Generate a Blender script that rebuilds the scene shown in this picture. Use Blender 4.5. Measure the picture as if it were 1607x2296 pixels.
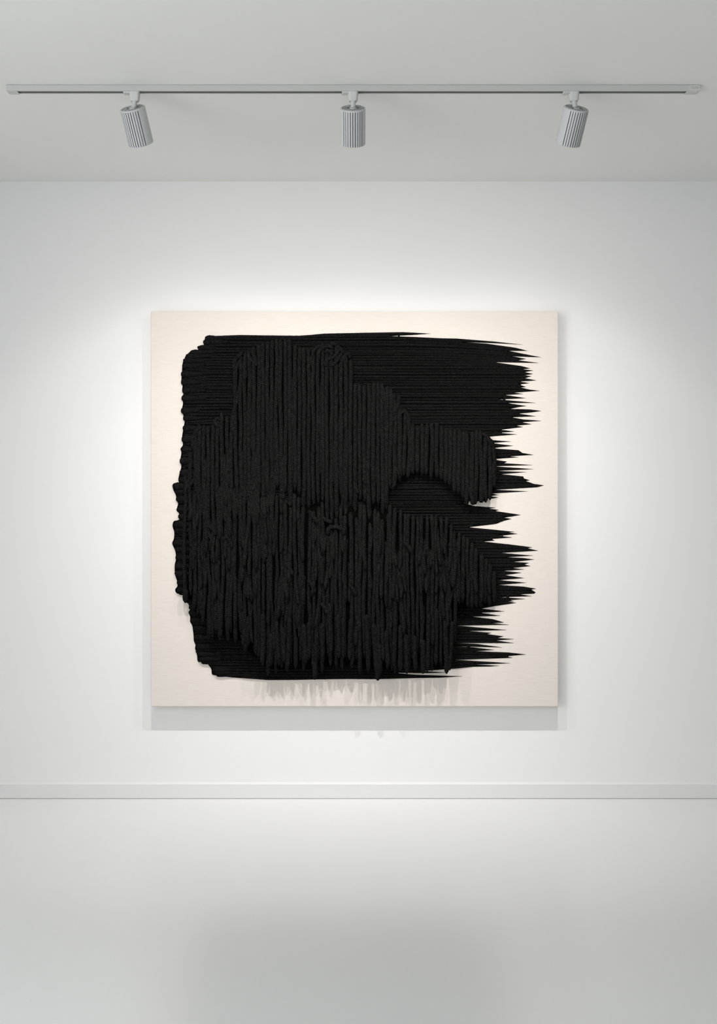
import bpy, bmesh, math, random
from mathutils import Vector, Matrix, noise

random.seed(7)
S = bpy.context.scene
for o in list(bpy.data.objects):
    bpy.data.objects.remove(o, do_unlink=True)

# ------------------------------------------------------------------ camera, view, light
CAM_D, CAM_Z, FPX = 6.0, 1.392, 2766.0
cam_data = bpy.data.cameras.new('camera')
cam_data.sensor_fit = 'HORIZONTAL'
cam_data.sensor_width = 36.0
cam_data.lens = 36.0 * FPX / 1607.0
cam = bpy.data.objects.new('camera', cam_data)
cam.location = (0, -CAM_D, CAM_Z)
cam.rotation_euler = (math.radians(90), 0, 0)
S.collection.objects.link(cam)
S.camera = cam

S.view_settings.view_transform = 'Standard'
S.view_settings.look = 'None'
S.view_settings.gamma = 1
S.view_settings.use_curve_mapping = False
S.view_settings.exposure = 0.04

DAY = 4.4            # daylight through the gallery's big side window
SPOT = 116.0          # watts-like strength of each track lamp
SPOT_COL = (1.0, 0.972, 0.93)

w = bpy.data.worlds.new('daylight'); S.world = w
w.use_nodes = True
bg = w.node_tree.nodes['Background']
bg.inputs[0].default_value = (0.945, 0.965, 1.0, 1)
bg.inputs[1].default_value = DAY

ROOM_H = 3.0
XL, XR, YB = -3.3, 3.5, -9.0
WY0, WY1, WZ0, WZ1 = -8.4, -3.4, 0.25, 2.75      # window opening in the left wall

pd = bpy.data.lights.new('window_light_portal', 'AREA')
pd.shape = 'RECTANGLE'; pd.size = WZ1 - WZ0; pd.size_y = WY1 - WY0
pd.cycles.is_portal = True
po = bpy.data.objects.new('window_light_portal', pd)
po.location = (XL - 0.02, (WY0 + WY1) / 2, (WZ0 + WZ1) / 2)
po.rotation_euler = (0, math.radians(-90), 0)
S.collection.objects.link(po)

# ------------------------------------------------------------------ helpers
def P(px, py, depth_off=0.0):
    """photo pixel -> world x, z on the plane y = -depth_off"""
    d = CAM_D - depth_off
    return (px - 803.5) * d / FPX, CAM_Z + (1148.0 - py) * d / FPX

def mesh_obj(name, verts, faces, mat, parent=None, smooth=False):
    me = bpy.data.meshes.new(name)
    me.from_pydata(verts, [], faces)
    me.update()
    if smooth:
        me.polygons.foreach_set('use_smooth', [True] * len(me.polygons))
    me.materials.append(mat)
    o = bpy.data.objects.new(name, me)
    S.collection.objects.link(o)
    if parent is not None:
        o.parent = parent
    return o

def bm_obj(name, bm, mat, parent=None, smooth=False):
    me = bpy.data.meshes.new(name)
    bmesh.ops.recalc_face_normals(bm, faces=bm.faces)
    bm.to_mesh(me); bm.free()
    if smooth:
        me.polygons.foreach_set('use_smooth', [True] * len(me.polygons))
    me.materials.append(mat)
    o = bpy.data.objects.new(name, me)
    S.collection.objects.link(o)
    if parent is not None:
        o.parent = parent
    return o

def add_box(bm, x0, x1, y0, y1, z0, z1, bev=0.0):
    b = bmesh.new()
    vs = [b.verts.new((x, y, z)) for x in (x0, x1) for y in (y0, y1) for z in (z0, z1)]
    for f in ((0,1,3,2),(4,6,7,5),(0,4,5,1),(2,3,7,6),(0,2,6,4),(1,5,7,3)):
        b.faces.new([vs[i] for i in f])
    if bev:
        bmesh.ops.bevel(b, geom=b.edges[:], offset=bev, segments=2, affect='EDGES', profile=0.5)
    tmp = bpy.data.meshes.new('t'); b.to_mesh(tmp); b.free()
    bm.from_mesh(tmp); bpy.data.meshes.remove(tmp)

def box_obj(name, x0, x1, y0, y1, z0, z1, mat, parent=None, bev=0.0):
    bm = bmesh.new(); add_box(bm, x0, x1, y0, y1, z0, z1, bev)
    return bm_obj(name, bm, mat, parent)

def prism_x(bm, prof, x0, x1):
    """extrude a (y, z) profile along x"""
    a = [bm.verts.new((x0, y, z)) for y, z in prof]
    b = [bm.verts.new((x1, y, z)) for y, z in prof]
    n = len(prof)
    for i in range(n):
        bm.faces.new((a[i], a[(i+1) % n], b[(i+1) % n], b[i]))
    bm.faces.new(a[::-1]); bm.faces.new(b)

def lathe(bm, prof, seg=48, M=None):
    """revolve (r, z) about z"""
    rings = []
    for r, z in prof:
        if r < 1e-6:
            rings.append([bm.verts.new((0, 0, z))])
        else:
            rings.append([bm.verts.new((r*math.cos(2*math.pi*i/seg), r*math.sin(2*math.pi*i/seg), z)) for i in range(seg)])
    new = [v for r in rings for v in r]
    for a, b in zip(rings, rings[1:]):
        for i in range(seg):
            j = (i+1) % seg
            if len(a) == 1 and len(b) == 1: continue
            if len(a) == 1: bm.faces.new((a[0], b[i], b[j]))
            elif len(b) == 1: bm.faces.new((a[i], a[j], b[0]))
            else: bm.faces.new((a[i], a[j], b[j], b[i]))
    if M is not None:
        bmesh.ops.transform(bm, matrix=M, verts=new)

def label(o, text, cat, group=None):
    o['label'] = text; o['category'] = cat
    if group: o['group'] = group

def structure(o):
    o['kind'] = 'structure'
    return o

# ------------------------------------------------------------------ materials
def mat_new(name, col, rough=0.6, spec=0.5, metal=0.0):
    m = bpy.data.materials.new(name); m.use_nodes = True
    b = m.node_tree.nodes['Principled BSDF']
    b.inputs['Base Color'].default_value = (*col, 1)
    b.inputs['Roughness'].default_value = rough
    b.inputs['Specular IOR Level'].default_value = spec
    b.inputs['Metallic'].default_value = metal
    return m, m.node_tree.nodes, m.node_tree.links, b

def add_noise_bump(nodes, links, b, scale, strength, dist, mapping=None, detail=4):
    tc = nodes.new('ShaderNodeTexCoord')
    mp = nodes.new('ShaderNodeMapping')
    if mapping: mp.inputs['Scale'].default_value = mapping
    nz = nodes.new('ShaderNodeTexNoise'); nz.inputs['Scale'].default_value = scale
    nz.inputs['Detail'].default_value = detail
    bp = nodes.new('ShaderNodeBump'); bp.inputs['Strength'].default_value = strength
    bp.inputs['Distance'].default_value = dist
    links.new(tc.outputs['Object'], mp.inputs['Vector'])
    links.new(mp.outputs['Vector'], nz.inputs['Vector'])
    links.new(nz.outputs['Fac'], bp.inputs['Height'])
    links.new(bp.outputs['Normal'], b.inputs['Normal'])
    return tc, mp, nz, bp

def paint_mat(name, col, rough=0.75):
    m, n, l, b = mat_new(name, col, rough, 0.25)
    add_noise_bump(n, l, b, 260, 0.05, 0.001)
    return m

M_WALL = paint_mat('wall_paint', (0.84, 0.84, 0.835))
M_CEIL = paint_mat('ceiling_paint', (0.90, 0.90, 0.875))
M_BASE = paint_mat('baseboard_paint', (0.77, 0.77, 0.77), 0.6)

# white poured floor with a soft sheen
M_FLOOR, n, l, b = mat_new('poured_white_floor', (0.81, 0.815, 0.81), 0.26, 0.5)
b.inputs['IOR'].default_value = 1.5
tc, mp, nz, bp = add_noise_bump(n, l, b, 3.0, 0.04, 0.01)
nz2 = n.new('ShaderNodeTexNoise'); nz2.inputs['Scale'].default_value = 220; nz2.inputs['Detail'].default_value = 2
rp = n.new('ShaderNodeValToRGB')
rp.color_ramp.elements[0].position = 0.235; rp.color_ramp.elements[0].color = (0.45, 0.44, 0.41, 1)
rp.color_ramp.elements[1].position = 0.25; rp.color_ramp.elements[1].color = (0.81, 0.815, 0.81, 1)
l.new(tc.outputs['Object'], nz2.inputs['Vector']); l.new(nz2.outputs['Fac'], rp.inputs['Fac'])
l.new(rp.outputs['Color'], b.inputs['Base Color'])

# primed linen canvas: fine horizontal threads
M_LINEN, n, l, b = mat_new('primed_linen', (0.82, 0.775, 0.715), 0.9, 0.1)
tc = n.new('ShaderNodeTexCoord')
hs = []
for sc in ((16, 1, 230), (240, 1, 14)):
    mp = n.new('ShaderNodeMapping'); mp.inputs['Scale'].default_value = sc
    nz = n.new('ShaderNodeTexNoise'); nz.inputs['Scale'].default_value = 1.0; nz.inputs['Detail'].default_value = 3
    l.new(tc.outputs['Object'], mp.inputs['Vector']); l.new(mp.outputs['Vector'], nz.inputs['Vector'])
    hs.append(nz)
ad = n.new('ShaderNodeMath'); ad.operation = 'MULTIPLY_ADD'
l.new(hs[1].outputs['Fac'], ad.inputs[0]); ad.inputs[1].default_value = 0.3
l.new(hs[0].outputs['Fac'], ad.inputs[2])
bp = n.new('ShaderNodeBump'); bp.inputs['Strength'].default_value = 0.35; bp.inputs['Distance'].default_value = 0.0012
l.new(ad.outputs[0], bp.inputs['Height']); l.new(bp.outputs['Normal'], b.inputs['Normal'])
rp = n.new('ShaderNodeValToRGB')
rp.color_ramp.elements[0].position = 0.3; rp.color_ramp.elements[0].color = (0.705, 0.645, 0.588, 1)
rp.color_ramp.elements[1].position = 0.7; rp.color_ramp.elements[1].color = (0.745, 0.69, 0.635, 1)
l.new(hs[0].outputs['Fac'], rp.inputs['Fac'])
nf = n.new('ShaderNodeTexNoise'); nf.inputs['Scale'].default_value = 75; nf.inputs['Detail'].default_value = 1
l.new(tc.outputs['Object'], nf.inputs['Vector'])
rf = n.new('ShaderNodeValToRGB')     # stray dark fibres
rf.color_ramp.elements[0].position = 0.175; rf.color_ramp.elements[0].color = (0.5, 0.47, 0.43, 1)
rf.color_ramp.elements[1].position = 0.19; rf.color_ramp.elements[1].color = (1, 1, 1, 1)
l.new(nf.outputs['Fac'], rf.inputs['Fac'])
mx = n.new('ShaderNodeMix'); mx.data_type = 'RGBA'; mx.blend_type = 'MULTIPLY'; mx.inputs[0].default_value = 1.0
l.new(rp.outputs['Color'], mx.inputs[6]); l.new(rf.outputs['Color'], mx.inputs[7])
l.new(mx.outputs[2], b.inputs['Base Color'])

def yarn_mat(name, dark, light, nscale, bump):
    m, n, l, b = mat_new(name, dark, 0.95, 0.0)
    tc = n.new('ShaderNodeTexCoord')
    nz = n.new('ShaderNodeTexNoise'); nz.inputs['Scale'].default_value = nscale; nz.inputs['Detail'].default_value = 3
    nz.inputs['Roughness'].default_value = 0.7
    l.new(tc.outputs['Object'], nz.inputs['Vector'])
    rp = n.new('ShaderNodeValToRGB')
    rp.color_ramp.elements[0].position = 0.455; rp.color_ramp.elements[0].color = (*dark, 1)
    rp.color_ramp.elements[1].position = 0.72; rp.color_ramp.elements[1].color = (*light, 1)
    l.new(nz.outputs['Fac'], rp.inputs['Fac']); l.new(rp.outputs['Color'], b.inputs['Base Color'])
    bp = n.new('ShaderNodeBump'); bp.inputs['Strength'].default_value = bump; bp.inputs['Distance'].default_value = 0.002
    l.new(nz.outputs['Fac'], bp.inputs['Height']); l.new(bp.outputs['Normal'], b.inputs['Normal'])
    return m

M_CHEN = yarn_mat('black_chenille_yarn', (0.0015, 0.0015, 0.0015), (0.045, 0.045, 0.045), 400, 0.9)
M_FLAT = yarn_mat('black_flat_yarn', (0.0025, 0.0025, 0.0025), (0.031, 0.031, 0.031), 380, 0.8)
M_GAP_SHADE = yarn_mat('gap_shade_backing', (0.0015, 0.0015, 0.0015), (0.005, 0.005, 0.005), 200, 0.6)  # darker than the cords, paints shade into the gaps between them

M_LAMP = mat_new('white_powder_coat', (0.63, 0.635, 0.64), 0.42, 0.4)[0]
M_TRACK = mat_new('white_track_enamel', (0.58, 0.58, 0.57), 0.4, 0.4)[0]
M_PLAST = mat_new('white_plastic', (0.66, 0.66, 0.65), 0.5, 0.4)[0]
M_GROOVE = mat_new('dark_groove', (0.19, 0.19, 0.19), 0.6, 0.3)[0]
M_SLOT = mat_new('track_slot_dark', (0.10, 0.10, 0.095), 0.6, 0.3)[0]
M_LENS, n, l, b = mat_new('lit_lens', (0.9, 0.9, 0.88), 0.3, 0.5)
b.inputs['Emission Color'].default_value = (1, 0.97, 0.9, 1)
b.inputs['Emission Strength'].default_value = 6.0

# ------------------------------------------------------------------ room
T = 0.12
floor = structure(box_obj('floor', XL - T, XR + T, YB - T, T, -0.1, 0, M_FLOOR))
label(floor, 'glossy white poured floor in front of the gallery wall', 'floor')
ceil = structure(box_obj('ceiling', XL - T, XR + T, YB - T, T, ROOM_H, ROOM_H + 0.1, M_CEIL))
label(ceil, 'flat off-white ceiling carrying the lighting track', 'ceiling')
wf = structure(box_obj('wall_front', XL, XR, 0, T, 0, ROOM_H, M_WALL))
label(wf, 'white gallery wall behind the black yarn artwork', 'wall')
wr = structure(box_obj('wall_right', XR, XR + T, YB, T, 0, ROOM_H, paint_mat('bounce_cut_grey', (0.30, 0.30, 0.29))))  # out of view; grey invented to dim light bounced from the right
label(wr, 'unseen right side wall, greyed to cut bounced light', 'wall')
wb = structure(box_obj('wall_rear', XL, XR, YB - T, YB, 0, ROOM_H, M_WALL))
label(wb, 'white wall behind the viewer', 'wall')
bm = bmesh.new()
add_box(bm, XL - T, XL, YB, WY0, 0, ROOM_H)
add_box(bm, XL - T, XL, WY1, T, 0, ROOM_H)
add_box(bm, XL - T, XL, WY0, WY1, 0, WZ0)
add_box(bm, XL - T, XL, WY0, WY1, WZ1, ROOM_H)
wl = structure(bm_obj('wall_left', bm, M_WALL))
label(wl, 'white side wall on the left with a large window opening', 'wall')

# baseboard: top at row 1755, bright eased top edge, thin shadow gap at the floor
bm = bmesh.new()
prof = [(0.0, 0.0785), (-0.004, 0.0785), (-0.0125, 0.0700), (-0.0125, 0.0022), (-0.006, 0.0022), (-0.006, 0.0), (0.0, 0.0)]
prism_x(bm, prof, XL, XR)
bb = structure(bm_obj('baseboard_front', bm, M_BASE))
label(bb, 'low white baseboard running along the foot of the gallery wall', 'baseboard')

# ------------------------------------------------------------------ lighting track
TY = -1.359                      # front face of the rail
TH, TW = 0.0228, 0.036
TX0, TX1 = P(15, 0, 1.353)[0], P(1568, 0, 1.353)[0]
track = bpy.data.objects.new('lighting_track', None)
track.location = ((TX0 + TX1) / 2, TY + TW / 2, ROOM_H)
S.collection.objects.link(track)
label(track, 'long white lighting track fixed across the ceiling above three spotlights', 'lighting track')
hx = (TX1 - TX0) / 2
bm = bmesh.new()
f, bk, top, bot = -TW/2, TW/2, -0.0012, -TH
# C-shaped rail: lips 7 mm, slot 14 mm wide
prof = [(f, top), (f, bot), (f + 0.0085, bot), (f + 0.0085, bot + 0.001), (f + 0.004, bot + 0.001), (f + 0.004, top - 0.003),
        (bk - 0.004, top - 0.003), (bk - 0.004, bot + 0.001), (bk - 0.0045, bot + 0.001), (bk - 0.0045, bot), (bk, bot), (bk, top)]
a = [bm.verts.new((-hx + 0.022, y, z)) for y, z in prof]
c = [bm.verts.new((hx - 0.022, y, z)) for y, z in prof]
for i in range(len(prof)):
    j = (i + 1) % len(prof)
    bm.faces.new((a[i], a[j], c[j], c[i]))
bm_obj('rail', bm, M_TRACK, track)
box_obj('shadow_gap_strip', -hx + 0.004, hx - 0.004, f + 0.003, bk - 0.003, -0.0012, 0.0, M_SLOT, track)['label'] = 'dark shadow gap strip against the ceiling'  # dark strip stands in for the shadow line above the rail
box_obj('slot_insert', -hx + 0.03, hx - 0.03, f + 0.0045, bk - 0.005, bot + 0.0014, top - 0.0045, M_SLOT, track)['label'] = 'dark contact slot along the underside'

def end_cap(side, length, drop):
    bm = bmesh.new()
    xo, xi = hx * side, (hx - length) * side
    add_box(bm, min(xo, xi), max(xo, xi), f - 0.0006, bk + 0.0006, bot - 0.0004, -0.0012, 0.0006)
    # wedge shaped lug below the rail mouth
    ln = length + 0.012
    pts = [(hx, bot), (hx - 0.008, bot - drop), (hx - ln, bot - drop), (hx - ln + 0.004, bot)]
    A = [bm.verts.new((x * side, f + 0.004, z)) for x, z in pts]
    B = [bm.verts.new((x * side, bk + 0.0004, z)) for x, z in pts]
    for i in range(4):
        bm.faces.new((A[i], A[(i+1) % 4], B[(i+1) % 4], B[i]))
    bm.faces.new(A[::-1]); bm.faces.new(B)
    return bm_obj('end_cap', bm, M_TRACK if side < 0 else M_PLAST, track)
end_cap(-1, 0.030, 0.0025)
ec = end_cap(1, 0.0395, 0.0025)
ec['label'] = 'right-hand feed cap with small embossed lettering'
fc = bpy.data.curves.new('cap_lettering', 'FONT')
fc.body = 'NUIA'; fc.size = 0.0125; fc.extrude = 0.0005; fc.align_x = 'CENTER'; fc.align_y = 'CENTER'
tmp = bpy.data.objects.new('tmp_txt', fc); S.collection.objects.link(tmp)
bpy.context.view_layer.update()
tm = bpy.data.meshes.new_from_object(tmp.evaluated_get(bpy.context.evaluated_depsgraph_get()))
bpy.data.objects.remove(tmp, do_unlink=True)
tm.transform(Matrix.Translation((hx - 0.0195, f - 0.0006, (bot + top) / 2)) @ Matrix.Rotation(math.radians(90), 4, 'X'))
tm.materials.clear()
tm.materials.append(mat_new('moulded_lettering', (0.43, 0.43, 0.42), 0.6, 0.3)[0])
tl = bpy.data.objects.new('embossed_lettering', tm)
S.collection.objects.link(tl); tl.parent = ec

# ------------------------------------------------------------------ spotlights
R, L = 0.0478, 0.136
def housing_mesh():
    """grooved cylinder, axis -Z is the beam; groove centre faces -Y"""
    bm = bmesh.new()
    seg = 480
    grooves = [math.radians(-46 + 11.4 * i) for i in range(9)]
    half, depth = math.radians(1.35), 0.0042
    def rad(phi, z):
        d = min(abs(phi - g) for g in grooves)
        return R - depth if d < half and z_in(z) else R
    zs = [0.0, -0.0035, -0.004, -L + 0.007, -L + 0.005, -L]
    z_in = lambda z: -L + 0.0052 >= z - 1 and -0.0038 >= z and z >= -L + 0.0045 - 1
    rings = []
    lv = [(0.0, 0.0012, False), (-0.0012, 0.0, False), (-0.004, 0.0, False), (-0.0042, 0.0, True),
          (-L * 0.5, 0.0, True), (-L + 0.0015, 0.0, True), (-L, 0.0012, False)]
    for z, inset, g in lv:
        ring = []
        for i in range(seg):
            t = 2 * math.pi * i / seg
            phi = (t - math.pi * 1.5 + math.pi) % (2 * math.pi) - math.pi    # 0 at -Y
            r = R - inset
            if g and min(abs(phi - q) for q in grooves) < half: r = R - depth
            ring.append(bm.verts.new((r * math.cos(t), r * math.sin(t), z)))
        rings.append(ring)
    for a, b in zip(rings, rings[1:]):
        for i in range(seg):
            j = (i + 1) % seg
            bm.faces.new((a[i], a[j], b[j], b[i]))
    # inner reflector bore, open to the front
    inner = []
    for r, z in ((R - 0.004, -L), (R - 0.006, -L + 0.012), (R - 0.016, -L + 0.03)):
        inner.append([bm.verts.new((r * math.cos(2*math.pi*i/seg), r * math.sin(2*math.pi*i/seg), z)) for i in range(seg)])
    chain = [rings[-1]] + inner
    for a, b in zip(chain, chain[1:]):
        for i in range(seg):
            j = (i + 1) % seg
            bm.faces.new((a[i], a[j], b[j], b[i]))
    me = bpy.data.meshes.new('lamp_housing')
    bmesh.ops.recalc_face_normals(bm, faces=bm.faces)
    for fce in bm.faces:      # groove floors and flanks get the dark gap material
        cx, cy, cz = fce.calc_center_median()
        if math.hypot(cx, cy) < R - 0.001 and math.hypot(cx, cy) > R - 0.006 and -L + 0.001 < cz < -0.003:
            fce.material_index = 1
    bm.to_mesh(me); bm.free()
    me.materials.append(M_LAMP); me.materials.append(M_GROOVE)
    return me

def cap_mesh():
    """rear cap: raised rim, recessed plate, concentric ribs and vent slots"""
    bm = bmesh.new()
    lathe(bm, [(R - 0.0015, 0.0), (R - 0.004, 0.0012), (R - 0.007, 0.0012), (R - 0.0075, -0.003), (R - 0.0105, -0.003),
               (R - 0.011, 0.0004), (R - 0.015, 0.0004), (R - 0.0155, -0.003), (R - 0.0185, -0.003), (R - 0.019, 0.0),
               (0.012, 0.0), (0.0115, 0.003), (0.0, 0.003)], 72)
    me = bpy.data.meshes.new('rear_cap')
    bmesh.ops.recalc_face_normals(bm, faces=bm.faces)
    for fce in bm.faces:
        if fce.calc_center_median().z < -0.0015: fce.material_index = 1
    bm.to_mesh(me); bm.free()
    me.materials.append(M_LAMP); me.materials.append(M_GROOVE)
    return me

def vent_mesh():
    """ring of small dark teardrop vents and screw recesses on the rear cap"""
    bm = bmesh.new()
    for k in range(14):
        a = 2 * math.pi * k / 14 + 0.1
        r0 = 0.0215 if k % 2 else 0.0235
        b = bmesh.new()
        add_box(b, -0.0017, 0.0017, -0.0046, 0.0046, -0.001, 0.0009, 0.0006)
        bmesh.ops.transform(b, matrix=Matrix.Rotation(a, 4, 'Z') @ Matrix.Translation((r0, 0, 0)) @ Matrix.Rotation(0.55 * (1 if k % 2 else -1), 4, 'Z'), verts=b.verts)
        t = bpy.data.meshes.new('t'); b.to_mesh(t); b.free(); bm.from_mesh(t); bpy.data.meshes.remove(t)
    for s in (-1, 1):
        b = bmesh.new(); lathe(b, [(0.0045, -0.001), (0.0045, 0.0016), (0.003, 0.0016), (0.0028, 0.0006), (0, 0.0006)], 20)
        bmesh.ops.translate(b, vec=(s * 0.0165, -0.002, 0), verts=b.verts)
        t = bpy.data.meshes.new('t'); b.to_mesh(t); b.free(); bm.from_mesh(t); bpy.data.meshes.remove(t)
    me = bpy.data.meshes.new('rear_vents'); bm.to_mesh(me); bm.free()
    me.materials.append(M_GROOVE)
    return me

def connector_mesh():
    bm = bmesh.new()
    # origin at stem's x, rail underside is z = 0
    add_box(bm, -0.0425, -0.012, -0.0145, 0.0145, -0.0065, 0.003, 0.002)           # latch block
    bm2 = bmesh.new()
    rows = [(0.004, -0.0215, 0.0195, 0.0165), (-0.004, -0.0215, 0.0195, 0.0165), (-0.012, -0.0195, 0.018, 0.0155),
            (-0.0285, -0.0185, 0.0165, 0.014), (-0.0345, -0.0150, 0.0135, 0.0115)]
    rr = []
    for z, x0, x1, hy in rows:
        ring = []
        cx, hxx = (x0 + x1) / 2, (x1 - x0) / 2
        for i in range(64):
            t = 2 * math.pi * i / 64
            c_, s_ = math.cos(t), math.sin(t)
            e = 0.55
            ring.append(bm2.verts.new((cx + hxx * math.copysign(abs(c_)**e, c_), hy * math.copysign(abs(s_)**e, s_), z)))
        rr.append(ring)
    for a, b in zip(rr, rr[1:]):
        for i in range(64):
            j = (i+1) % 64
            bm2.faces.new((a[i], a[j], b[j], b[i]))
    bm2.faces.new(rr[0]); bm2.faces.new(rr[-1][::-1])
    t = bpy.data.meshes.new('t'); bm2.to_mesh(t); bm2.free(); bm.from_mesh(t); bpy.data.meshes.remove(t)
    me = bpy.data.meshes.new('track_adapter')
    bmesh.ops.recalc_face_normals(bm, faces=bm.faces)
    bm.to_mesh(me); bm.free(); me.materials.append(M_PLAST)
    return me

def latch_mesh():
    bm = bmesh.new()
    for k in range(4):
        add_box(bm, -0.0375 + k * 0.0058, -0.0345 + k * 0.0058, -0.0155, -0.006, -0.0085, -0.0055, 0.0006)
    me = bpy.data.meshes.new('latch'); bm.to_mesh(me); bm.free(); me.materials.append(M_PLAST)
    return me

def link(name, me, parent):
    o = bpy.data.objects.new(name, me); S.collection.objects.link(o); o.parent = parent
    return o

HM, CM, VM, KM, LM = housing_mesh(), cap_mesh(), vent_mesh(), connector_mesh(), latch_mesh()
bm = bmesh.new(); lathe(bm, [(0, -L + 0.030), (R - 0.0155, -L + 0.030)], 48)
LENS = bpy.data.meshes.new('lens'); bm.to_mesh(LENS); bm.free(); LENS.materials.append(M_LENS)

def spot_profile(ld):
    """intensity falls away from the beam axis like a wide-flood reflector"""
    ld.use_nodes = True
    nt = ld.node_tree; n = nt.nodes; l = nt.links
    em = next(q for q in n if q.type == 'EMISSION')
    tc = n.new('ShaderNodeTexCoord'); sp = n.new('ShaderNodeSeparateXYZ')
    l.new(tc.outputs['Normal'], sp.inputs[0])
    ab = n.new('ShaderNodeMath'); ab.operation = 'ABSOLUTE'; l.new(sp.outputs['Z'], ab.inputs[0])
    ac = n.new('ShaderNodeMath'); ac.operation = 'ARCCOSINE'; l.new(ab.outputs[0], ac.inputs[0])
    dv = n.new('ShaderNodeMath'); dv.operation = 'DIVIDE'; l.new(ac.outputs[0], dv.inputs[0]); dv.inputs[1].default_value = math.radians(90)
    cr = n.new('ShaderNodeValToRGB'); cr.color_ramp.interpolation = 'LINEAR'
    es = cr.color_ramp.elements
    pts = PROFILE
    while len(es) < len(pts): es.new(0.5)
    for e, (a_, v_) in zip(es, pts):
        e.position = a_ / 90.0; e.color = (v_, v_, v_, 1)
    l.new(dv.outputs[0], cr.inputs['Fac'])
    l.new(cr.outputs['Color'], em.inputs['Strength'])
PROFILE = [(0, 1.0), (10, 0.71), (20, 0.49), (28, 0.355), (34, 0.285), (39, 0.225), (43, 0.145), (47, 0.085), (52, 0.055), (60, 0.035), (68, 0.018), (76, 0.0)]

LY = TY + TW / 2 + 0.002
# (stem pixel x, cap-centre pixel x/y, beam direction, label)
lamps = [
    (302.5, 296.8, 242.5, Vector((0.15, 0.53, -0.835)), 'left ribbed white spotlight, leaning to aim down and right'),
    (791.5, 791, 242.5, Vector((0.0, 0.545, -0.84)), 'middle ribbed white spotlight hanging straight above the artwork'),
    (1286.5, 1292, 242.5, Vector((-0.15, 0.53, -0.835)), 'right ribbed white spotlight, leaning to aim down and left'),
]
for px, cx, cy, ax, text in lamps:
    ax.normalize()
    x = P(px, 0, -LY)[0]
    root = bpy.data.objects.new('spotlight', None)
    root.location = (x, LY, ROOM_H - TH)
    S.collection.objects.link(root)
    label(root, text, 'spotlight', 'white spotlights on the ceiling track')
    ad = link('track_adapter', KM, root); link('latch', LM, ad)
    capx, capz = P(cx, cy, -(LY - 0.004))
    cap = Vector((capx - x, -0.004, capz - (ROOM_H - TH)))
    # orientation: local -Z = beam, local -Y as near the viewer as possible, yawed with the beam
    zax = -ax
    yaw = Vector((ax.x, ax.y, 0)).normalized()
    yax = (yaw - zax * yaw.dot(zax)).normalized()
    xax = yax.cross(zax)
    rot = Matrix((xax, yax, zax)).transposed().to_4x4()
    Mh = Matrix.Translation(cap) @ rot
    hs_ = link('lamp_housing', HM, root); hs_.matrix_local = Mh
    rc = link('rear_cap', CM, root); rc.matrix_local = Mh
    rv = link('rear_vents', VM, rc)
    rv['label'] = 'dark vents and screws'
    ln = link('lens', LENS, hs_)
    ln['label'] = 'glowing lens inside the mouth'
    # stem from the adapter into the cap
    bm = bmesh.new()
    p0 = Vector((0.0, 0, -0.028)); p1 = Vector((cap.x * 0.35, cap.y - 0.001, cap.z + 0.0005))
    d = p1 - p0
    M = Matrix.Translation(p0) @ d.to_track_quat('Z', 'Y').to_matrix().to_4x4()
    lathe(bm, [(0, 0), (0.0112, 0), (0.0100, 0.006), (0.0092, d.length * 0.5), (0.0088, d.length * 0.8), (0.0105, d.length), (0, d.length)], 24, M)
    bm_obj('stem', bm, M_LAMP, root, True)
    # the lamp's own light, just outside its mouth
    ld = bpy.data.lights.new('lamp_beam', 'SPOT')
    ld.energy = SPOT; ld.color = SPOT_COL
    ld.spot_size = math.radians(172); ld.spot_blend = 0.15
    ld.shadow_soft_size = 0.007
    spot_profile(ld)
    lo = bpy.data.objects.new('lamp_beam', ld); S.collection.objects.link(lo)
    lo.parent = root
    beam = Vector((ax.x * 0.5, 0.54, -0.84)).normalized()      # reflector throws nearly square to the wall
    lo.matrix_local = Matrix.Translation(cap + ax * (L + 0.012)) @ beam.to_track_quat('-Z', 'Y').to_matrix().to_4x4()

# ------------------------------------------------------------------ artwork
CT = 0.067                                   # canvas stands this far off the wall
art = bpy.data.objects.new('yarn_artwork', None)
ax0, az1 = P(338, 698, CT); ax1, az0 = P(1251.5, 1584.5, CT)
art.location = ((ax0 + ax1) / 2, 0, az0)
S.collection.objects.link(art)
label(art, 'large square cream canvas with a thick mass of black yarn, hung on the wall', 'artwork')
ORG = Vector(art.location)

bm = bmesh.new()
add_box(bm, ax0 - ORG.x, ax1 - ORG.x, -CT, -0.012, 0, az1 - az0, 0.004)
bm_obj('canvas', bm, M_LINEN, art)
for z0 in (0.05, 1.8):
    box_obj('hanging_batten', ax0 - ORG.x + 0.05, ax0 - ORG.x + 1.9, -0.013, 0.0, z0, z0 + 0.04, M_PLAST, art)

def W(px, py, h):
    """artwork-local point: photo pixel, h metres in front of the canvas"""
    x, z = P(px, py, CT + h)
    return Vector((x - ORG.x, -(CT + h), z - ORG.z))
K = FPX / (CAM_D - CT)                         # pixels per metre on the canvas

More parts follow.
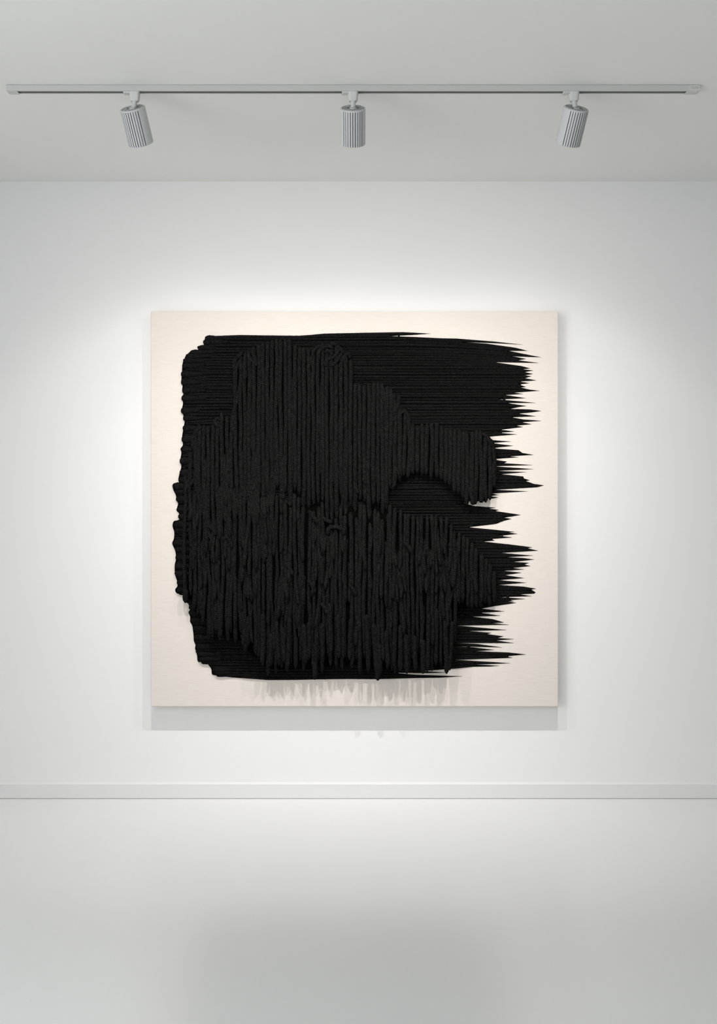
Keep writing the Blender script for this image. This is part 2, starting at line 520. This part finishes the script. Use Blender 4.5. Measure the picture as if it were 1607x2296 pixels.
# outline of the horizontal yarn field, photo pixels, clockwise from the upper left
OUT = [(538,751),(482,753.2),(463.5,755.5),(459.6,760),(455,767),(457.7,774),(443.7,776),(442.4,780.7),(444.7,783.5),(433.5,786.3),
(424,790),(419.5,795.6),(414.8,800),(413.3,807.7),(410,811.5),(408.3,822.7),(407.3,839.5),(406.4,854.4),(409,865.6),(408,875),(411,884),
(408,889),(410,905),(406.4,921.6),(410,927),(412,940),(414,944),(411,961),(408,981),(410,997),(404.5,1006),(406.4,1015.5),(403.6,1034),
(406.4,1045),(402.7,1060),(399.5,1075),(400.8,1081.7),(389.6,1083.6),(386.4,1090),(389.6,1101),(394.3,1110.7),(395.2,1122),(399,1129),
(395.6,1144),(400.8,1151),(401.7,1165),(389.6,1168.5),(386.8,1180),(390.5,1193),(389.6,1208),(385.9,1218),(389.6,1228),(393.3,1237.6),
(394.3,1254),(391.5,1267),(392,1287),(396,1300),(398,1313.5),(393.3,1320),(393.3,1326.5),(398,1331),(409,1334),(414,1348),(422.3,1354.5),
(426,1366),(422.3,1373),(426,1382.5),(426,1393.7),(430.7,1403),(433.5,1421.7),(434.4,1436.7),(438,1446),(437.2,1453.5),(441,1466.5),
(442,1474),(442.8,1481.5),(446.5,1484.6),(463.3,1485),(467,1491),(473.6,1500),(474.5,1508.5),(480,1514),(519,1519),(556.7,1521.6),
(603.3,1525),(668.7,1524.4),(709.7,1523.5),(780.7,1522.5),(847,1523),(930,1520.5),(986,1519.6),(1035.5,1516.4),(930,1513),(880,1508.5),
(950,1509.5),(1002.8,1508.4),(947.7,1504.7),(1022.4,1499),(1060.7,1495),(1098,1494.4),(1119,1492.5),(1064,1490.3),(1143.4,1487),
(1090,1483.5),(1017.7,1479.5),(1148.8,1475),(1132.5,1471.6),(1178.8,1467.3),(1140,1463),(1066.3,1460),(1108.3,1457),(1060,1451.5),(1016.8,1449.2),
(1124.7,1451.5),(1070,1444),(1019.6,1441.6),(1152,1441.8),(1112,1436),(1151.6,1432.8),(1114.8,1430.6),(1128.8,1426.8),(1091.5,1421.6),
(1101.7,1418.8),(1050.4,1414.7),(1135.3,1412.6),(1085,1408),(1022.4,1402.6),(1141,1400.7),(1103.6,1397.3),(1129.7,1395.5),(1103.6,1388),
(1058.8,1382.8),(1121.3,1380.5),(1076.5,1374),(1130,1370.8),(1079.3,1364.7),(1109,1359),(1135,1355),(1156.8,1351.6),(1138,1348.8),(1152,1347.9),
(1142.8,1345.4),(1177.7,1342.8),(1122.3,1339),(1192.3,1336.7),(1165,1332.6),(1197,1331),(1200.7,1328.3),(1190.4,1321.7),(1201.6,1319.9),(1172.7,1315.2),
(1115.7,1311.5),(1179.2,1306.4),(1118.5,1300.6),(1174.5,1296),(1131.6,1289.4),(1169,1284),(1128.8,1280),(1175,1276.6),(1148.4,1273.6),
(1189,1269),(1174.5,1265.7),(1185.7,1262),(1150,1259.8),(1197,1254.5),(1172,1251),(1132.5,1249.3),(1194.7,1245.8),(1123.2,1239.6),(1206,1234.6),
(1182,1229.3),(1192.8,1227),(1144.7,1221),(1083,1214.2),(1109,1212),(1100.8,1208.3),(1148.4,1205),(1119.5,1201.4),(1160,1197),(1140,1194),(1153,1192.4),
(1111,1188),(1049.5,1182),(1088.6,1177.5),(1113,1174.3),(1128,1168),(1146.5,1163.5),(1129.7,1160.7),(1167.4,1154.5),(1146.5,1151.3),(1109,1145.7),(1118.5,1143.3),
(1096,1140.5),(1111,1138.3),(1060.7,1134.5),(1040,1128),(1060,1117.7),(1102.7,1117.7),(1117,1115.3),(1095,1112.5),(1116.7,1109.7),(1100,1106.5),(1183,1101.5),
(1108,1098),(1203.5,1092.5),(1219,1088.2),(1197,1085),(1178,1078.5),(1187.6,1076.7),(1174.5,1072.9),(1172.7,1068.3),(1123.2,1063),(1179.8,1058.6),
(1112,1055.6),(1195.4,1051.8),(1104,1045.3),(1193,1042.7),(1130,1038.5),(1136.3,1034.7),(1098,1029.6),(1162.4,1025.3),(1141,1023),(1196,1019.7),
(1170.8,1015.6),(1162.4,1009.5),(1100,1004.8),(1150.3,999.6),(1100,993.2),(1145.6,989.9),(1092,986),(1090,979.2),(1158.7,974),(1118.5,970.3),
(1153,967.5),(1122.3,963.4),(1172.7,957.4),(1156.8,954.3),(1191.7,951),(1169,946.8),(1212.8,943.4),(1172.7,940.3),(1146.5,935.6),
(1200.7,933.2),(1161.5,927.2),(1189.5,924.8),(1213.4,921.2),(1187.6,917.9),(1143.7,916.7),(1164.3,912.3),(1180,910.4),(1136.3,903.5),
(1201.2,903.3),(1118.5,895.5),(1178.6,892.7),(1131.6,885.6),(1172.7,883.3),(1152,880.2),(1209,876.2),(1187.6,873.6),(1167,868.8),(1179.2,867.5),
(1163.3,862.2),(1186.7,859),(1164.3,855.3),(1202.5,853),(1176.4,847.9),(1191,843.6),(1176,841.3),(1194.5,838.5),(1176,834.2),
(1195.4,830.7),(1171.7,828),(1188.5,826),(1169.5,820.8),(1108.3,812),(1208,813.9),(1161.5,807.7),(1179.6,804.6),(1147.5,798.8),
(1213,801.2),(1180,794.7),(1140,786.6),(1183,786.6),(1154,779.4),(1090.5,770.4),(1040,767),(1110,769.5),(1171.4,772.8),(1107,765.7),(1023,759),
(986,758.3),(930,755.5),(875,753.6),(937.5,750),(965.8,748),(930,746),(902,744.6),(818,746),(724.7,748),(696.7,750.8),(668.7,752.7),(600,752)]

def round_left(poly):
    """curve the looped ends of the strands (left edge) smoothly through their traced points"""
    out = []
    n = len(poly)
    for i in range(n):
        p0, p1, p2, p3 = poly[i-1], poly[i], poly[(i+1) % n], poly[(i+2) % n]
        out.append(p1)
        if p1[0] < 490 and p2[0] < 490:
            for t in (0.25, 0.5, 0.75):
                out.append(tuple(0.5 * (2*p1[a] + (-p0[a] + p2[a]) * t + (2*p0[a] - 5*p1[a] + 4*p2[a] - p3[a]) * t*t
                                        + (-p0[a] + 3*p1[a] - 3*p2[a] + p3[a]) * t**3) for a in (0, 1)))
    return out
OUT = round_left(OUT)

def crossings(poly, x):
    ys = []
    n = len(poly)
    for i in range(n):
        (xa, ya), (xb, yb) = poly[i], poly[(i+1) % n]
        if (xa <= x < xb) or (xb <= x < xa):
            ys.append(ya + (yb - ya) * (x - xa) / (xb - xa))
    ys.sort()
    return ys

COLW = {}
def col(poly_id, poly, x):
    k = (poly_id, round(x))
    if k not in COLW: COLW[k] = crossings(poly, round(x) + 0.013)
    return COLW[k]

def thick(x):
    """how proud the horizontal strands stand: fat looped ends left, dry brush tips right"""
    t = min(1, max(0, (x - 850) / 300)); t = t * t * (3 - 2 * t)
    return 1.0 * (1 - t) + 0.30 * t

class Tubes:
    def __init__(s): s.v = []; s.f = []
    def tube(s, pts, rads, flats=None, sides=8, twist=0.0):
        """pts local 3-D, rads (m); cross-section flattened along y by flats"""
        n = len(pts); base = len(s.v)
        for i, p in enumerate(pts):
            t = (pts[min(i+1, n-1)] - pts[max(i-1, 0)])
            if t.length < 1e-9: t = Vector((1, 0, 0))
            t.normalize()
            side = t.cross(Vector((0, -1, 0)))
            if side.length < 1e-4: side = Vector((1, 0, 0))
            side.normalize()
            out = side.cross(t).normalized()
            fl = flats[i] if flats else 1.0
            for k in range(sides):
                a = 2 * math.pi * k / sides + twist * i
                r = rads[i] * (1 + (0.07 * math.sin(3 * a + i * 1.9) if twist else 0))
                s.v.append(p + side * (r * math.cos(a)) + out * (r * fl * math.sin(a)))
        for i in range(n - 1):
            for k in range(sides):
                j = (k + 1) % sides
                a = base + i * sides; b = a + sides
                s.f.append((a + k, a + j, b + j, b + k))
        s.f.append(tuple(base + k for k in range(sides))[::-1])
        s.f.append(tuple(base + (n-1) * sides + k for k in range(sides)))
    def build(s, name, mat, parent):
        return mesh_obj(name, [tuple(v) for v in s.v], s.f, mat, parent, True)

# ---- backing sheet of the horizontal field, exact outline with a yarn-rough edge
def rough_edge(poly, step=3.0, amp=0.0):
    out = []
    n = len(poly)
    for i in range(n):
        a, b = Vector(poly[i]), Vector(poly[(i+1) % n])
        d = b - a; m = max(1, int(d.length / step))
        nrm = Vector((-d.y, d.x)).normalized() if d.length > 0 else Vector((0, 0))
        for k in range(m):
            p = a + d * (k / m)
            if k: p = p + nrm * random.uniform(-amp, amp)
            out.append((p.x, p.y))
    return out
edge = rough_edge(OUT)
bm = bmesh.new()
vs = [bm.verts.new(W(x, y, 0.0014)) for x, y in edge]
es = [bm.edges.new((vs[i], vs[(i+1) % len(vs)])) for i in range(len(vs))]
bmesh.ops.triangle_fill(bm, use_beauty=True, edges=es)
top_faces = bm.faces[:]
ret = bmesh.ops.extrude_face_region(bm, geom=top_faces)
for v in [g for g in ret['geom'] if isinstance(g, bmesh.types.BMVert)]:
    v.co.y = -CT + 0.0006
hfield = bm_obj('horizontal_yarn_field', bm, M_GAP_SHADE, art)
hfield['label'] = 'flat ground of horizontal black yarn, ragged like dry brush tips on its right edge'

def smooth01(t): t = min(1, max(0, t)); return t * t * (3 - 2 * t)
def tilt(x, y):
    up = smooth01(1 - (y - 750) / 90.0)
    dx = max(0, x - 900)
    return up * (0.00022 * dx * dx) + 1.0 * noise.noise(Vector((x * 0.004, y * 0.03, 3.1)))

strands = []
y = 747.0
k = 0
while y < 1527:
    pitch = random.uniform(5.8, 7.8)
    r = pitch * 0.50
    seg = []
    x = 384.0
    def flush():
        global seg
        if len(seg) > 3: strands.append(seg)
        seg = []
    while x < 1222:
        yy = y + tilt(x, y)
        cr = col('h', OUT, x)
        inside = None
        for a, b in zip(cr[::2], cr[1::2]):
            if a - 1.0 <= yy <= b + 1.0: inside = (a, b)
        if inside is None:
            flush()
        else:
            a, b = inside
            up, dn = yy - a, b - yy
            rr = min(r, max(0.0, (b - a) / 2))
            yc = min(max(yy, a + rr), b - rr)
            seg.append([x, yc, rr])
        x += 4.0
    flush()
    y += pitch * 0.97
    k += 1

def strand_tube(tb, seg):
    n = len(seg)
    pts, rads, fl = [], [], []
    ph = random.uniform(0, 10)
    for i, (x, y, r) in enumerate(seg):
        t = thick(x)
        rr = r
        if i < 3: rr = r * (0.7, 0.95, 1.0)[i]
        if i >= n - 2 and x > 600: rr *= (0.8, 0.35)[i - (n - 2)]
        rm = rr / K * (1 + 0.10 * noise.noise(Vector((x * 0.12, y, ph))))
        f = t * 0.95 + 0.02
        h = 0.0014 + 0.10 * rm * f
        pts.append(W(x, y, h)); rads.append(max(rm, 0.0004)); fl.append(f)
    tb.tube(pts, rads, fl, 8, 0.35)

strands.sort(key=lambda s: -(s[-1][0] - s[0][0]) * max(q[2] for q in s))
for seg in strands[:100]:
    tb = Tubes(); strand_tube(tb, seg); tb.build('yarn_strand', M_FLAT, hfield)
rest = Tubes()
for seg in strands[100:]: strand_tube(rest, seg)
# fine threads lying in the furrows of the ground
for i in range(150):
    y = random.uniform(760, 1515); x0 = random.uniform(420, 900); ln = random.uniform(80, 420)
    seg = []
    x = x0
    while x < min(x0 + ln, 1120):
        yy = y + tilt(x, y)
        cr = col('h', OUT, x)
        if any(a + 3 < yy < b - 3 for a, b in zip(cr[::2], cr[1::2])): seg.append((x, yy))
        elif seg: break
        x += 6.0
    if len(seg) > 4:
        rest.tube([W(a, b, 0.0014 + 3.4 / K * thick(a)) for a, b in seg], [0.0026 * (0.35 if j in (0, len(seg)-1) else 1) for j in range(len(seg))], [thick(a) for a, b in seg], 6, 0.5)
# fat looped turns bulging out along the left edge
for (lx, ly, lr) in [(464,759,7),(460,767,7),(448,780,6),(430,790,6),(421,799,7),(415,809,7),(413,821,7),(411,839,8),(411,857,8),(413,876,7),(412,893,8),
                     (411,921,8),(415,938,7),(415,960,8),(413,985,9),(410,1008,7),(409,1034,9),(408,1060,8),(404,1077,6),(394,1091,9),(396,1103,6),
                     (399,1119,7),(401,1142,6),(404,1158,7),(395,1177,9),(396,1190,8),(395,1217,9),(397,1232,7),(398,1250,7),(397,1270,8),
                     (398,1287,8),(401,1306,7),(400,1323,7),(427,1362,6),(428,1374,6),(431,1390,6),(437,1409,6),(440,1430,7),(443,1450,7),
                     (447,1467,6),(450,1478,7),(481,1502,7),(484,1508,6)]:
    n = 7; ln = random.uniform(40, 60)
    pts = [W(lx - lr * 0.55 + ln * i / (n - 1) * (0.4 + 0.6 * i / (n-1)), ly, 0.004 + 0.004 * math.sin(math.pi * i / (n-1))) for i in range(n)]
    rr = [lr / K * q for q in (0.55, 0.95, 1.05, 0.95, 0.8, 0.6, 0.4)]
    rest.tube(pts, rr, [0.8] * n, 10, 0.3)
    pts = [W(lx + 1.5 + ln * i / (n - 1) * (0.4 + 0.6 * i / (n-1)), ly + lr * 1.05, 0.003 + 0.003 * math.sin(math.pi * i / (n-1))) for i in range(n)]
    rest.tube(pts, [q * 0.62 for q in rr], [0.8] * n, 8, 0.3)
o = rest.build('loose_yarn_threads', M_FLAT, art)
o['kind'] = 'stuff'

# ---- vertical mass -------------------------------------------------------
VOUT = [(428,1000),(431,960),(445,952),(468,956),(482,942),(498,924),(510,932),(520,926),(521,900),(519,860),(521,812),(534,797),(546,789),(560,778),
(588,768),(602,764),(625,757),(650,758),(664,774),(690,779),(712,770),(735,767),(755,773),(775,788),(785,803),(792,820),(796,862),(806,862),(822,858),
(850,852),(866,866),(884,878),(893,896),(900,912),(916,924),(922,940),(930,955),(952,950),(980,947),(986,956),(1015,962),(1050,966),(1076,962),
(1092,976),(1103,992),(1108,1030),(1110,1060),(1107,1090),(1102,1117),(1088,1127),(1075,1129),(1069,1127),(1060,1133),(1046,1131),(1030,1112),(1014,1099),(994,1084),
(985,1072),(962,1071),(930,1066),(902,1073),(886,1085),(876,1103),(868,1124),(878,1131),(905,1147),(930,1154),(960,1155),(1000,1160),(1016,1184),
(1050,1208),(1072,1233),(1095,1258),(1110,1280),(1115,1310),(1117,1338),(1109,1356),(1062,1360),(1032,1374),(1022,1400),(1020,1440),(1018,1482),
(1010,1500),(980,1497),(930,1498),(880,1502),(850,1512),(780,1498),(700,1503),(640,1508),(596,1508),(580,1485),(552,1468),(535,1440),(500,1432),(470,1418),(450,1385),
(430,1352),(413,1350),(405,1320),(409,1250),(404,1180),(407,1100),(418,1060)]

def trough(x):
    """ragged hollow where the upper cords end and the lower ones begin"""
    return 1135 + 45 * noise.noise(Vector((x * 0.012, 1.0, 0))) + 30 * smooth01((x - 640) / 110) * (1 - smooth01((x - 830) / 60)) - 15

def height(x, y):
    """relief of the vertical mass above the canvas (m)"""
    h = 0.016 + 0.006 * smooth01((y - 800) / 150)
    low = smooth01((y - 1090) / 90)
    h += 0.016 * low
    h += 0.030 * smooth01((y - 1180) / 170)
    if x > 880 and y < 1135: h = 0.018 + 0.022 * smooth01((y - 970) / 130)
    h += 0.001 * smooth01((y - 1350) / 120)
    e = smooth01((x - 395) / 110) * smooth01((1135 - x) / 150) if y > 1135 else smooth01((x - 400) / 90)
    h = h * (0.45 + 0.55 * e)
    h += 0.006 * noise.noise(Vector((x * 0.012, y * 0.012, 0.5)))
    if 590 < x < 900 and y > 1060:
        g = (y - trough(x)) / 16.0
        h -= 0.013 * math.exp(-g * g)
    return max(0.012, h)

def edge_dist(poly, x, y):
    best = 1e9
    n = len(poly)
    for i in range(n):
        (xa, ya), (xb, yb) = poly[i], poly[(i+1) % n]
        dx, dy = xb - xa, yb - ya
        t = max(0, min(1, ((x - xa) * dx + (y - ya) * dy) / (dx * dx + dy * dy + 1e-9)))
        d = math.hypot(x - xa - t * dx, y - ya - t * dy)
        if d < best: best = d
    return best

def inside_v(x, y):
    cr = col('v', VOUT, x)
    return any(a <= y <= b for a, b in zip(cr[::2], cr[1::2]))

# dense padding under the cords, closed down to the canvas round its rim
G = 8
cells = {}
verts = []; faces = []
def gv(i, j):
    if (i, j) not in cells:
        x, y = 390 + i * G, 740 + j * G
        if inside_v(x, y):
            d = edge_dist(VOUT, x, y)
            h = 0.0016 + (height(x, y) - 0.010) * smooth01((d - 5) / 16)
        else:
            h = None
        if h is None: cells[(i, j)] = None
        else:
            cells[(i, j)] = len(verts); verts.append(W(x, y, h))
    return cells[(i, j)]
for i in range(92):
    for j in range(98):
        q = [gv(i, j), gv(i+1, j), gv(i+1, j+1), gv(i, j+1)]
        if None not in q: faces.append(q)
vfield = mesh_obj('vertical_yarn_mass', [tuple(v) for v in verts], faces, M_GAP_SHADE, art, True)
vfield['label'] = 'raised pile of thick vertical black cords hanging over the ground'

cords = []        # each: list of (x, y, h, r px)
def make_cord(x, y0, y1, lift=0.0, r=5.2, slant=0.0, top_dive=True, bot_taper=18, wob=2.2, bury=True):
    ph = random.uniform(0, 100)
    n = max(5, int((y1 - y0) / 6.0))
    c = []
    for i in range(n + 1):
        t = i / n
        y = y0 + (y1 - y0) * t
        xx = x + slant * (y - y0) + wob * noise.noise(Vector((y * 0.011, ph, x * 0.02))) + 0.8 * noise.noise(Vector((y * 0.05, ph, 9.0)))
        rr = r * (1 + 0.16 * noise.noise(Vector((y * 0.09, ph, 2.0))))
        d0, d1 = (y - y0), (y1 - y)
        if d0 < r: rr *= math.sqrt(max(0.08, 1 - (1 - d0 / r) ** 2))
        if d1 < bot_taper: rr *= math.sqrt(max(0.06, 1 - (1 - d1 / bot_taper) ** 2))
        h = height(xx, y) + lift
        if bury:
            h -= (lift + 0.008) * (1 - smooth01(d0 / 22)) * (1 if top_dive else 0)
            h -= (lift * 0.8 + 0.002) * (1 - smooth01(d1 / 24))
        h += 0.002 * noise.noise(Vector((y * 0.03, ph, 5.0)))
        c.append((xx, y, h, rr))
    return c

x = 416.0
while x < 1112:
    cr = col('v', VOUT, x)
    for a, b in zip(cr[::2], cr[1::2]):
        if b - a < 14: continue
        a2 = a + random.uniform(-3, 3); b2 = b - 2
        lobe = x > 872 and b < 1140
        r = random.uniform(4.6, 5.4)
        if lobe or b2 - a2 < 150:
            cords.append(make_cord(x, a2, b2 + random.uniform(-4, 6), 0.003, r * 1.12, wob=4.5, bot_taper=16))
            continue
        if a < 1100:
            brk = trough(x) + random.uniform(-26, 26)
            cords.append(make_cord(x, a2, min(brk, b2), 0.003, r, wob=2.4 if x > 560 else 4, bot_taper=24))
            s = brk + (random.uniform(-6, 14) if x > 600 else random.uniform(-60, -5))
        else:
            s = a2
        tip = b2 + random.uniform(-26, 12)
        cords.append(make_cord(x + random.uniform(-2, 2), s, tip, 0.0045, random.uniform(3.9, 4.9), wob=5, bot_taper=15))
    x += random.uniform(9.4, 11.0)

# shorter cords piled across the lower part, staggered and slightly splayed
for i in range(210):
    xx = random.uniform(418, 1100); yy = random.choice((random.uniform(1085, 1420), random.uniform(1110, 1300)))
    ln = random.uniform(38, 125)
    if xx > 860 and yy < 1175: continue
    if yy + ln > 1505: ln = 1505 - yy
    sl = random.gauss(0, 0.07)
    if not (inside_v(xx, yy) and inside_v(xx + sl * ln, yy + ln)) or ln < 35: continue
    if edge_dist(VOUT, xx, yy) < 7: continue
    tr = trough(xx)
    if xx > 600 and yy < tr + 6 and yy + ln > tr - 14: continue
    c = make_cord(xx, yy, yy + ln, 0.001, random.uniform(3.6, 4.9), sl, wob=6, bot_taper=16, bury=False)
    out = random.uniform(0.014, 0.034)          # lower ends stand away from the pile
    m = len(c)
    cords.append([(a_, b_, h_ - 0.006 + out * smooth01(q / (m - 1) * 1.1), r_) for q, (a_, b_, h_, r_) in enumerate(c)])
for i in range(46):    # a few over the left flank, starting higher
    xx = random.uniform(424, 640); yy = random.uniform(1000, 1120); ln = random.uniform(50, 120)
    cords.append(make_cord(xx, yy, yy + ln, random.uniform(0.003, 0.007), random.uniform(4.0, 5.2), random.gauss(0, 0.06), wob=4))
for i in range(34):    # thin in-between cords high up
    xx = random.uniform(530, 900); yy = random.uniform(830, 980); ln = random.uniform(80, 200)
    if inside_v(xx, yy - 20): cords.append(make_cord(xx, yy, yy + ln, 0.001, random.uniform(3.0, 4.2), random.gauss(0, 0.02), wob=3))
# fringe: free hanging ends along the bottom that throw pointed shadows
x = 588.0
while x < 1020:
    y1 = random.uniform(1486, 1516)
    if abs(x - 700) < 34 : y1 = random.uniform(1478, 1492)
    if 730 < x < 790: y1 = random.uniform(1465, 1480)
    c = make_cord(x, y1 - random.uniform(70, 130), y1, random.uniform(0.012, 0.022), random.uniform(4.8, 6.2), random.gauss(0, 0.03), wob=3, bot_taper=15, bury=False)
    cords.append(c)
    x += random.uniform(12, 19)
cords.append(make_cord(847, 1400, 1526, 0.012, 7.0, 0, wob=2, bot_taper=9, bury=False))
cords.append(make_cord(706, 1440, 1524, 0.002, 6.0, 0, wob=2, bot_taper=9, bury=False))
cords.append(make_cord(415, 1318, 1352, 0.006, 6.5, 0, wob=1, bot_taper=9, bury=False))
for xx, y0, y1 in ((470, 1330, 1432), (484, 1340, 1420), (496, 1320, 1436), (545, 1360, 1462), (556, 1380, 1450), (574, 1370, 1470), (438, 1300, 1368), (450, 1310, 1380)):
    cords.append(make_cord(xx, y0, y1, 0.006, 5.4, random.gauss(0, 0.03), wob=3, bot_taper=15))

# curled and crossing cords that read clearly in the photograph
def curve_cord(ctrl, lift, r):
    """Catmull-Rom through photo-pixel points"""
    c = []
    P_ = [ctrl[0]] + list(ctrl) + [ctrl[-1]]
    for i in range(1, len(P_) - 2):
        p0, p1, p2, p3 = P_[i-1], P_[i], P_[i+1], P_[i+2]
        m = max(3, int(math.dist(p1, p2) / 4))
        for k in range(m):
            t = k / m
            q = [0.5 * ((2*p1[a]) + (-p0[a] + p2[a]) * t + (2*p0[a] - 5*p1[a] + 4*p2[a] - p3[a]) * t*t + (-p0[a] + 3*p1[a] - 3*p2[a] + p3[a]) * t**3) for a in (0, 1)]
            c.append(q)
    c.append(list(ctrl[-1]))
    n = len(c)
    return [(x, y, height(x, y) + lift, r * math.sqrt(max(0.15, min(1, min(i, n - 1 - i) / 1.6 + 0.15)))) for i, (x, y) in enumerate(c)]
CURL = [
    ([(732,806),(745,802),(755,793),(760,783)], 0.009, 4.2), ([(739,822),(750,815),(760,802),(766,790)], 0.010, 4.2),
    ([(722,808),(728,815),(734,823)], 0.010, 4.2), ([(700,800),(704,785),(714,777),(724,780)], 0.008, 4.4),
    ([(716,805),(714,792),(722,781),(736,776),(748,782)], 0.008, 4.4), ([(700,822),(697,806),(703,795)], 0.006, 4.4),
    ([(735,776),(748,771),(762,781),(772,795)], 0.006, 4.2), ([(727,792),(735,786),(742,790),(744,798)], 0.011, 3.8),
    ([(784,804),(784,796),(778,792),(772,800),(768,812)], 0.007, 4.2), ([(760,825),(766,812),(772,800)], 0.006, 4.0),
    ([(524,830),(527,808),(536,797),(545,789)], 0.006, 5.0), ([(530,870),(526,845),(531,822),(541,806)], 0.006, 4.6),
    ([(556,826),(560,812),(566,800)], 0.007, 4.6), ([(545,860),(550,840),(546,818)], 0.006, 4.6), ([(560,782),(570,800),(574,822)], 0.007, 4.8),
    ([(522,932),(530,900),(537,872),(541,850)], 0.006, 4.6), ([(493,958),(484,952),(482,943),(490,938),(496,946)], 0.007, 4.4),
    ([(520,930),(525,950),(520,975)], 0.005, 5.0), ([(858,868),(862,890),(866,915),(868,940)], 0.006, 4.8),
    ([(876,936),(886,922),(893,905),(894,885)], 0.008, 5.0), ([(884,946),(878,930),(880,905),(884,882)], 0.004, 5.0),
    ([(896,930),(905,922),(914,932),(920,948)], 0.006, 4.6), ([(887,1048),(893,1056),(896,1066)], 0.010, 4.2),
    ([(882,1066),(884,1084),(880,1098)], 0.008, 4.2), ([(692,1144),(700,1156),(708,1166),(712,1174)], 0.016, 4.8),
    ([(735,1200),(737,1186),(746,1182),(760,1183),(770,1190),(770,1200)], 0.016, 4.8), ([(722,1160),(734,1168),(746,1172)], 0.013, 4.4),
    ([(813,1072),(818,1080),(822,1088)], 0.010, 4.2), ([(795,1090),(800,1100),(804,1108)], 0.011, 4.2),
    ([(626,1108),(632,1114),(636,1120)], 0.012, 5.0), ([(640,1125),(648,1128),(652,1135)], 0.010, 4.0),
    ([(462,1190),(470,1202),(478,1210)], 0.014, 4.8), ([(466,1178),(476,1186),(484,1200)], 0.014, 4.6), ([(500,1214),(508,1202),(516,1214),(520,1230)], 0.014, 4.6),
    ([(905,1215),(916,1226),(922,1240)], 0.018, 4.6), ([(640,1262),(650,1276),(656,1290)], 0.016, 4.8), ([(690,1300),(700,1314),(706,1330)], 0.018, 4.8),
    ([(782,1310),(792,1322),(798,1336)], 0.018, 4.8), ([(720,1352),(730,1366),(734,1380)], 0.018, 4.8), ([(540,1424),(546,1432),(544,1446)], 0.014, 4.8),
    ([(1100,985),(1106,1010),(1109,1050),(1107,1092)], 0.0, 5.0), ([(1080,970),(1096,985),(1102,1004)], 0.006, 5.0),
    ([(1052,1092),(1058,1110),(1060,1132)], 0.008, 6.0), ([(1078,1090),(1080,1110),(1078,1127)], 0.008, 6.2), ([(432,1010),(434,985),(440,966),(452,958)], 0.005, 5.0),
    ([(412,1110),(418,1088),(428,1068)], 0.006, 5.0), ([(420,1098),(430,1082),(438,1072)], 0.006, 4.4),
]
for c_, lf, r_ in CURL: cords.append(curve_cord(c_, lf, r_))

def cord_tube(tb, c):
    pts = [W(x, y, h - 0.004) for x, y, h, r in c]
    tb.tube(pts, [max(0.0007, r / K) for x, y, h, r in c], None, 9, 0.3)
def size(c): return math.dist(c[0][:2], c[-1][:2]) * c[len(c)//2][3]
cords.sort(key=lambda c: -size(c))
for c in cords[:100]:
    tb = Tubes(); cord_tube(tb, c); tb.build('hanging_cord', M_CHEN, vfield)
rest = Tubes()
for c in cords[100:]: cord_tube(rest, c)
o = rest.build('piled_cord_ends', M_CHEN, art)
o['kind'] = 'stuff'
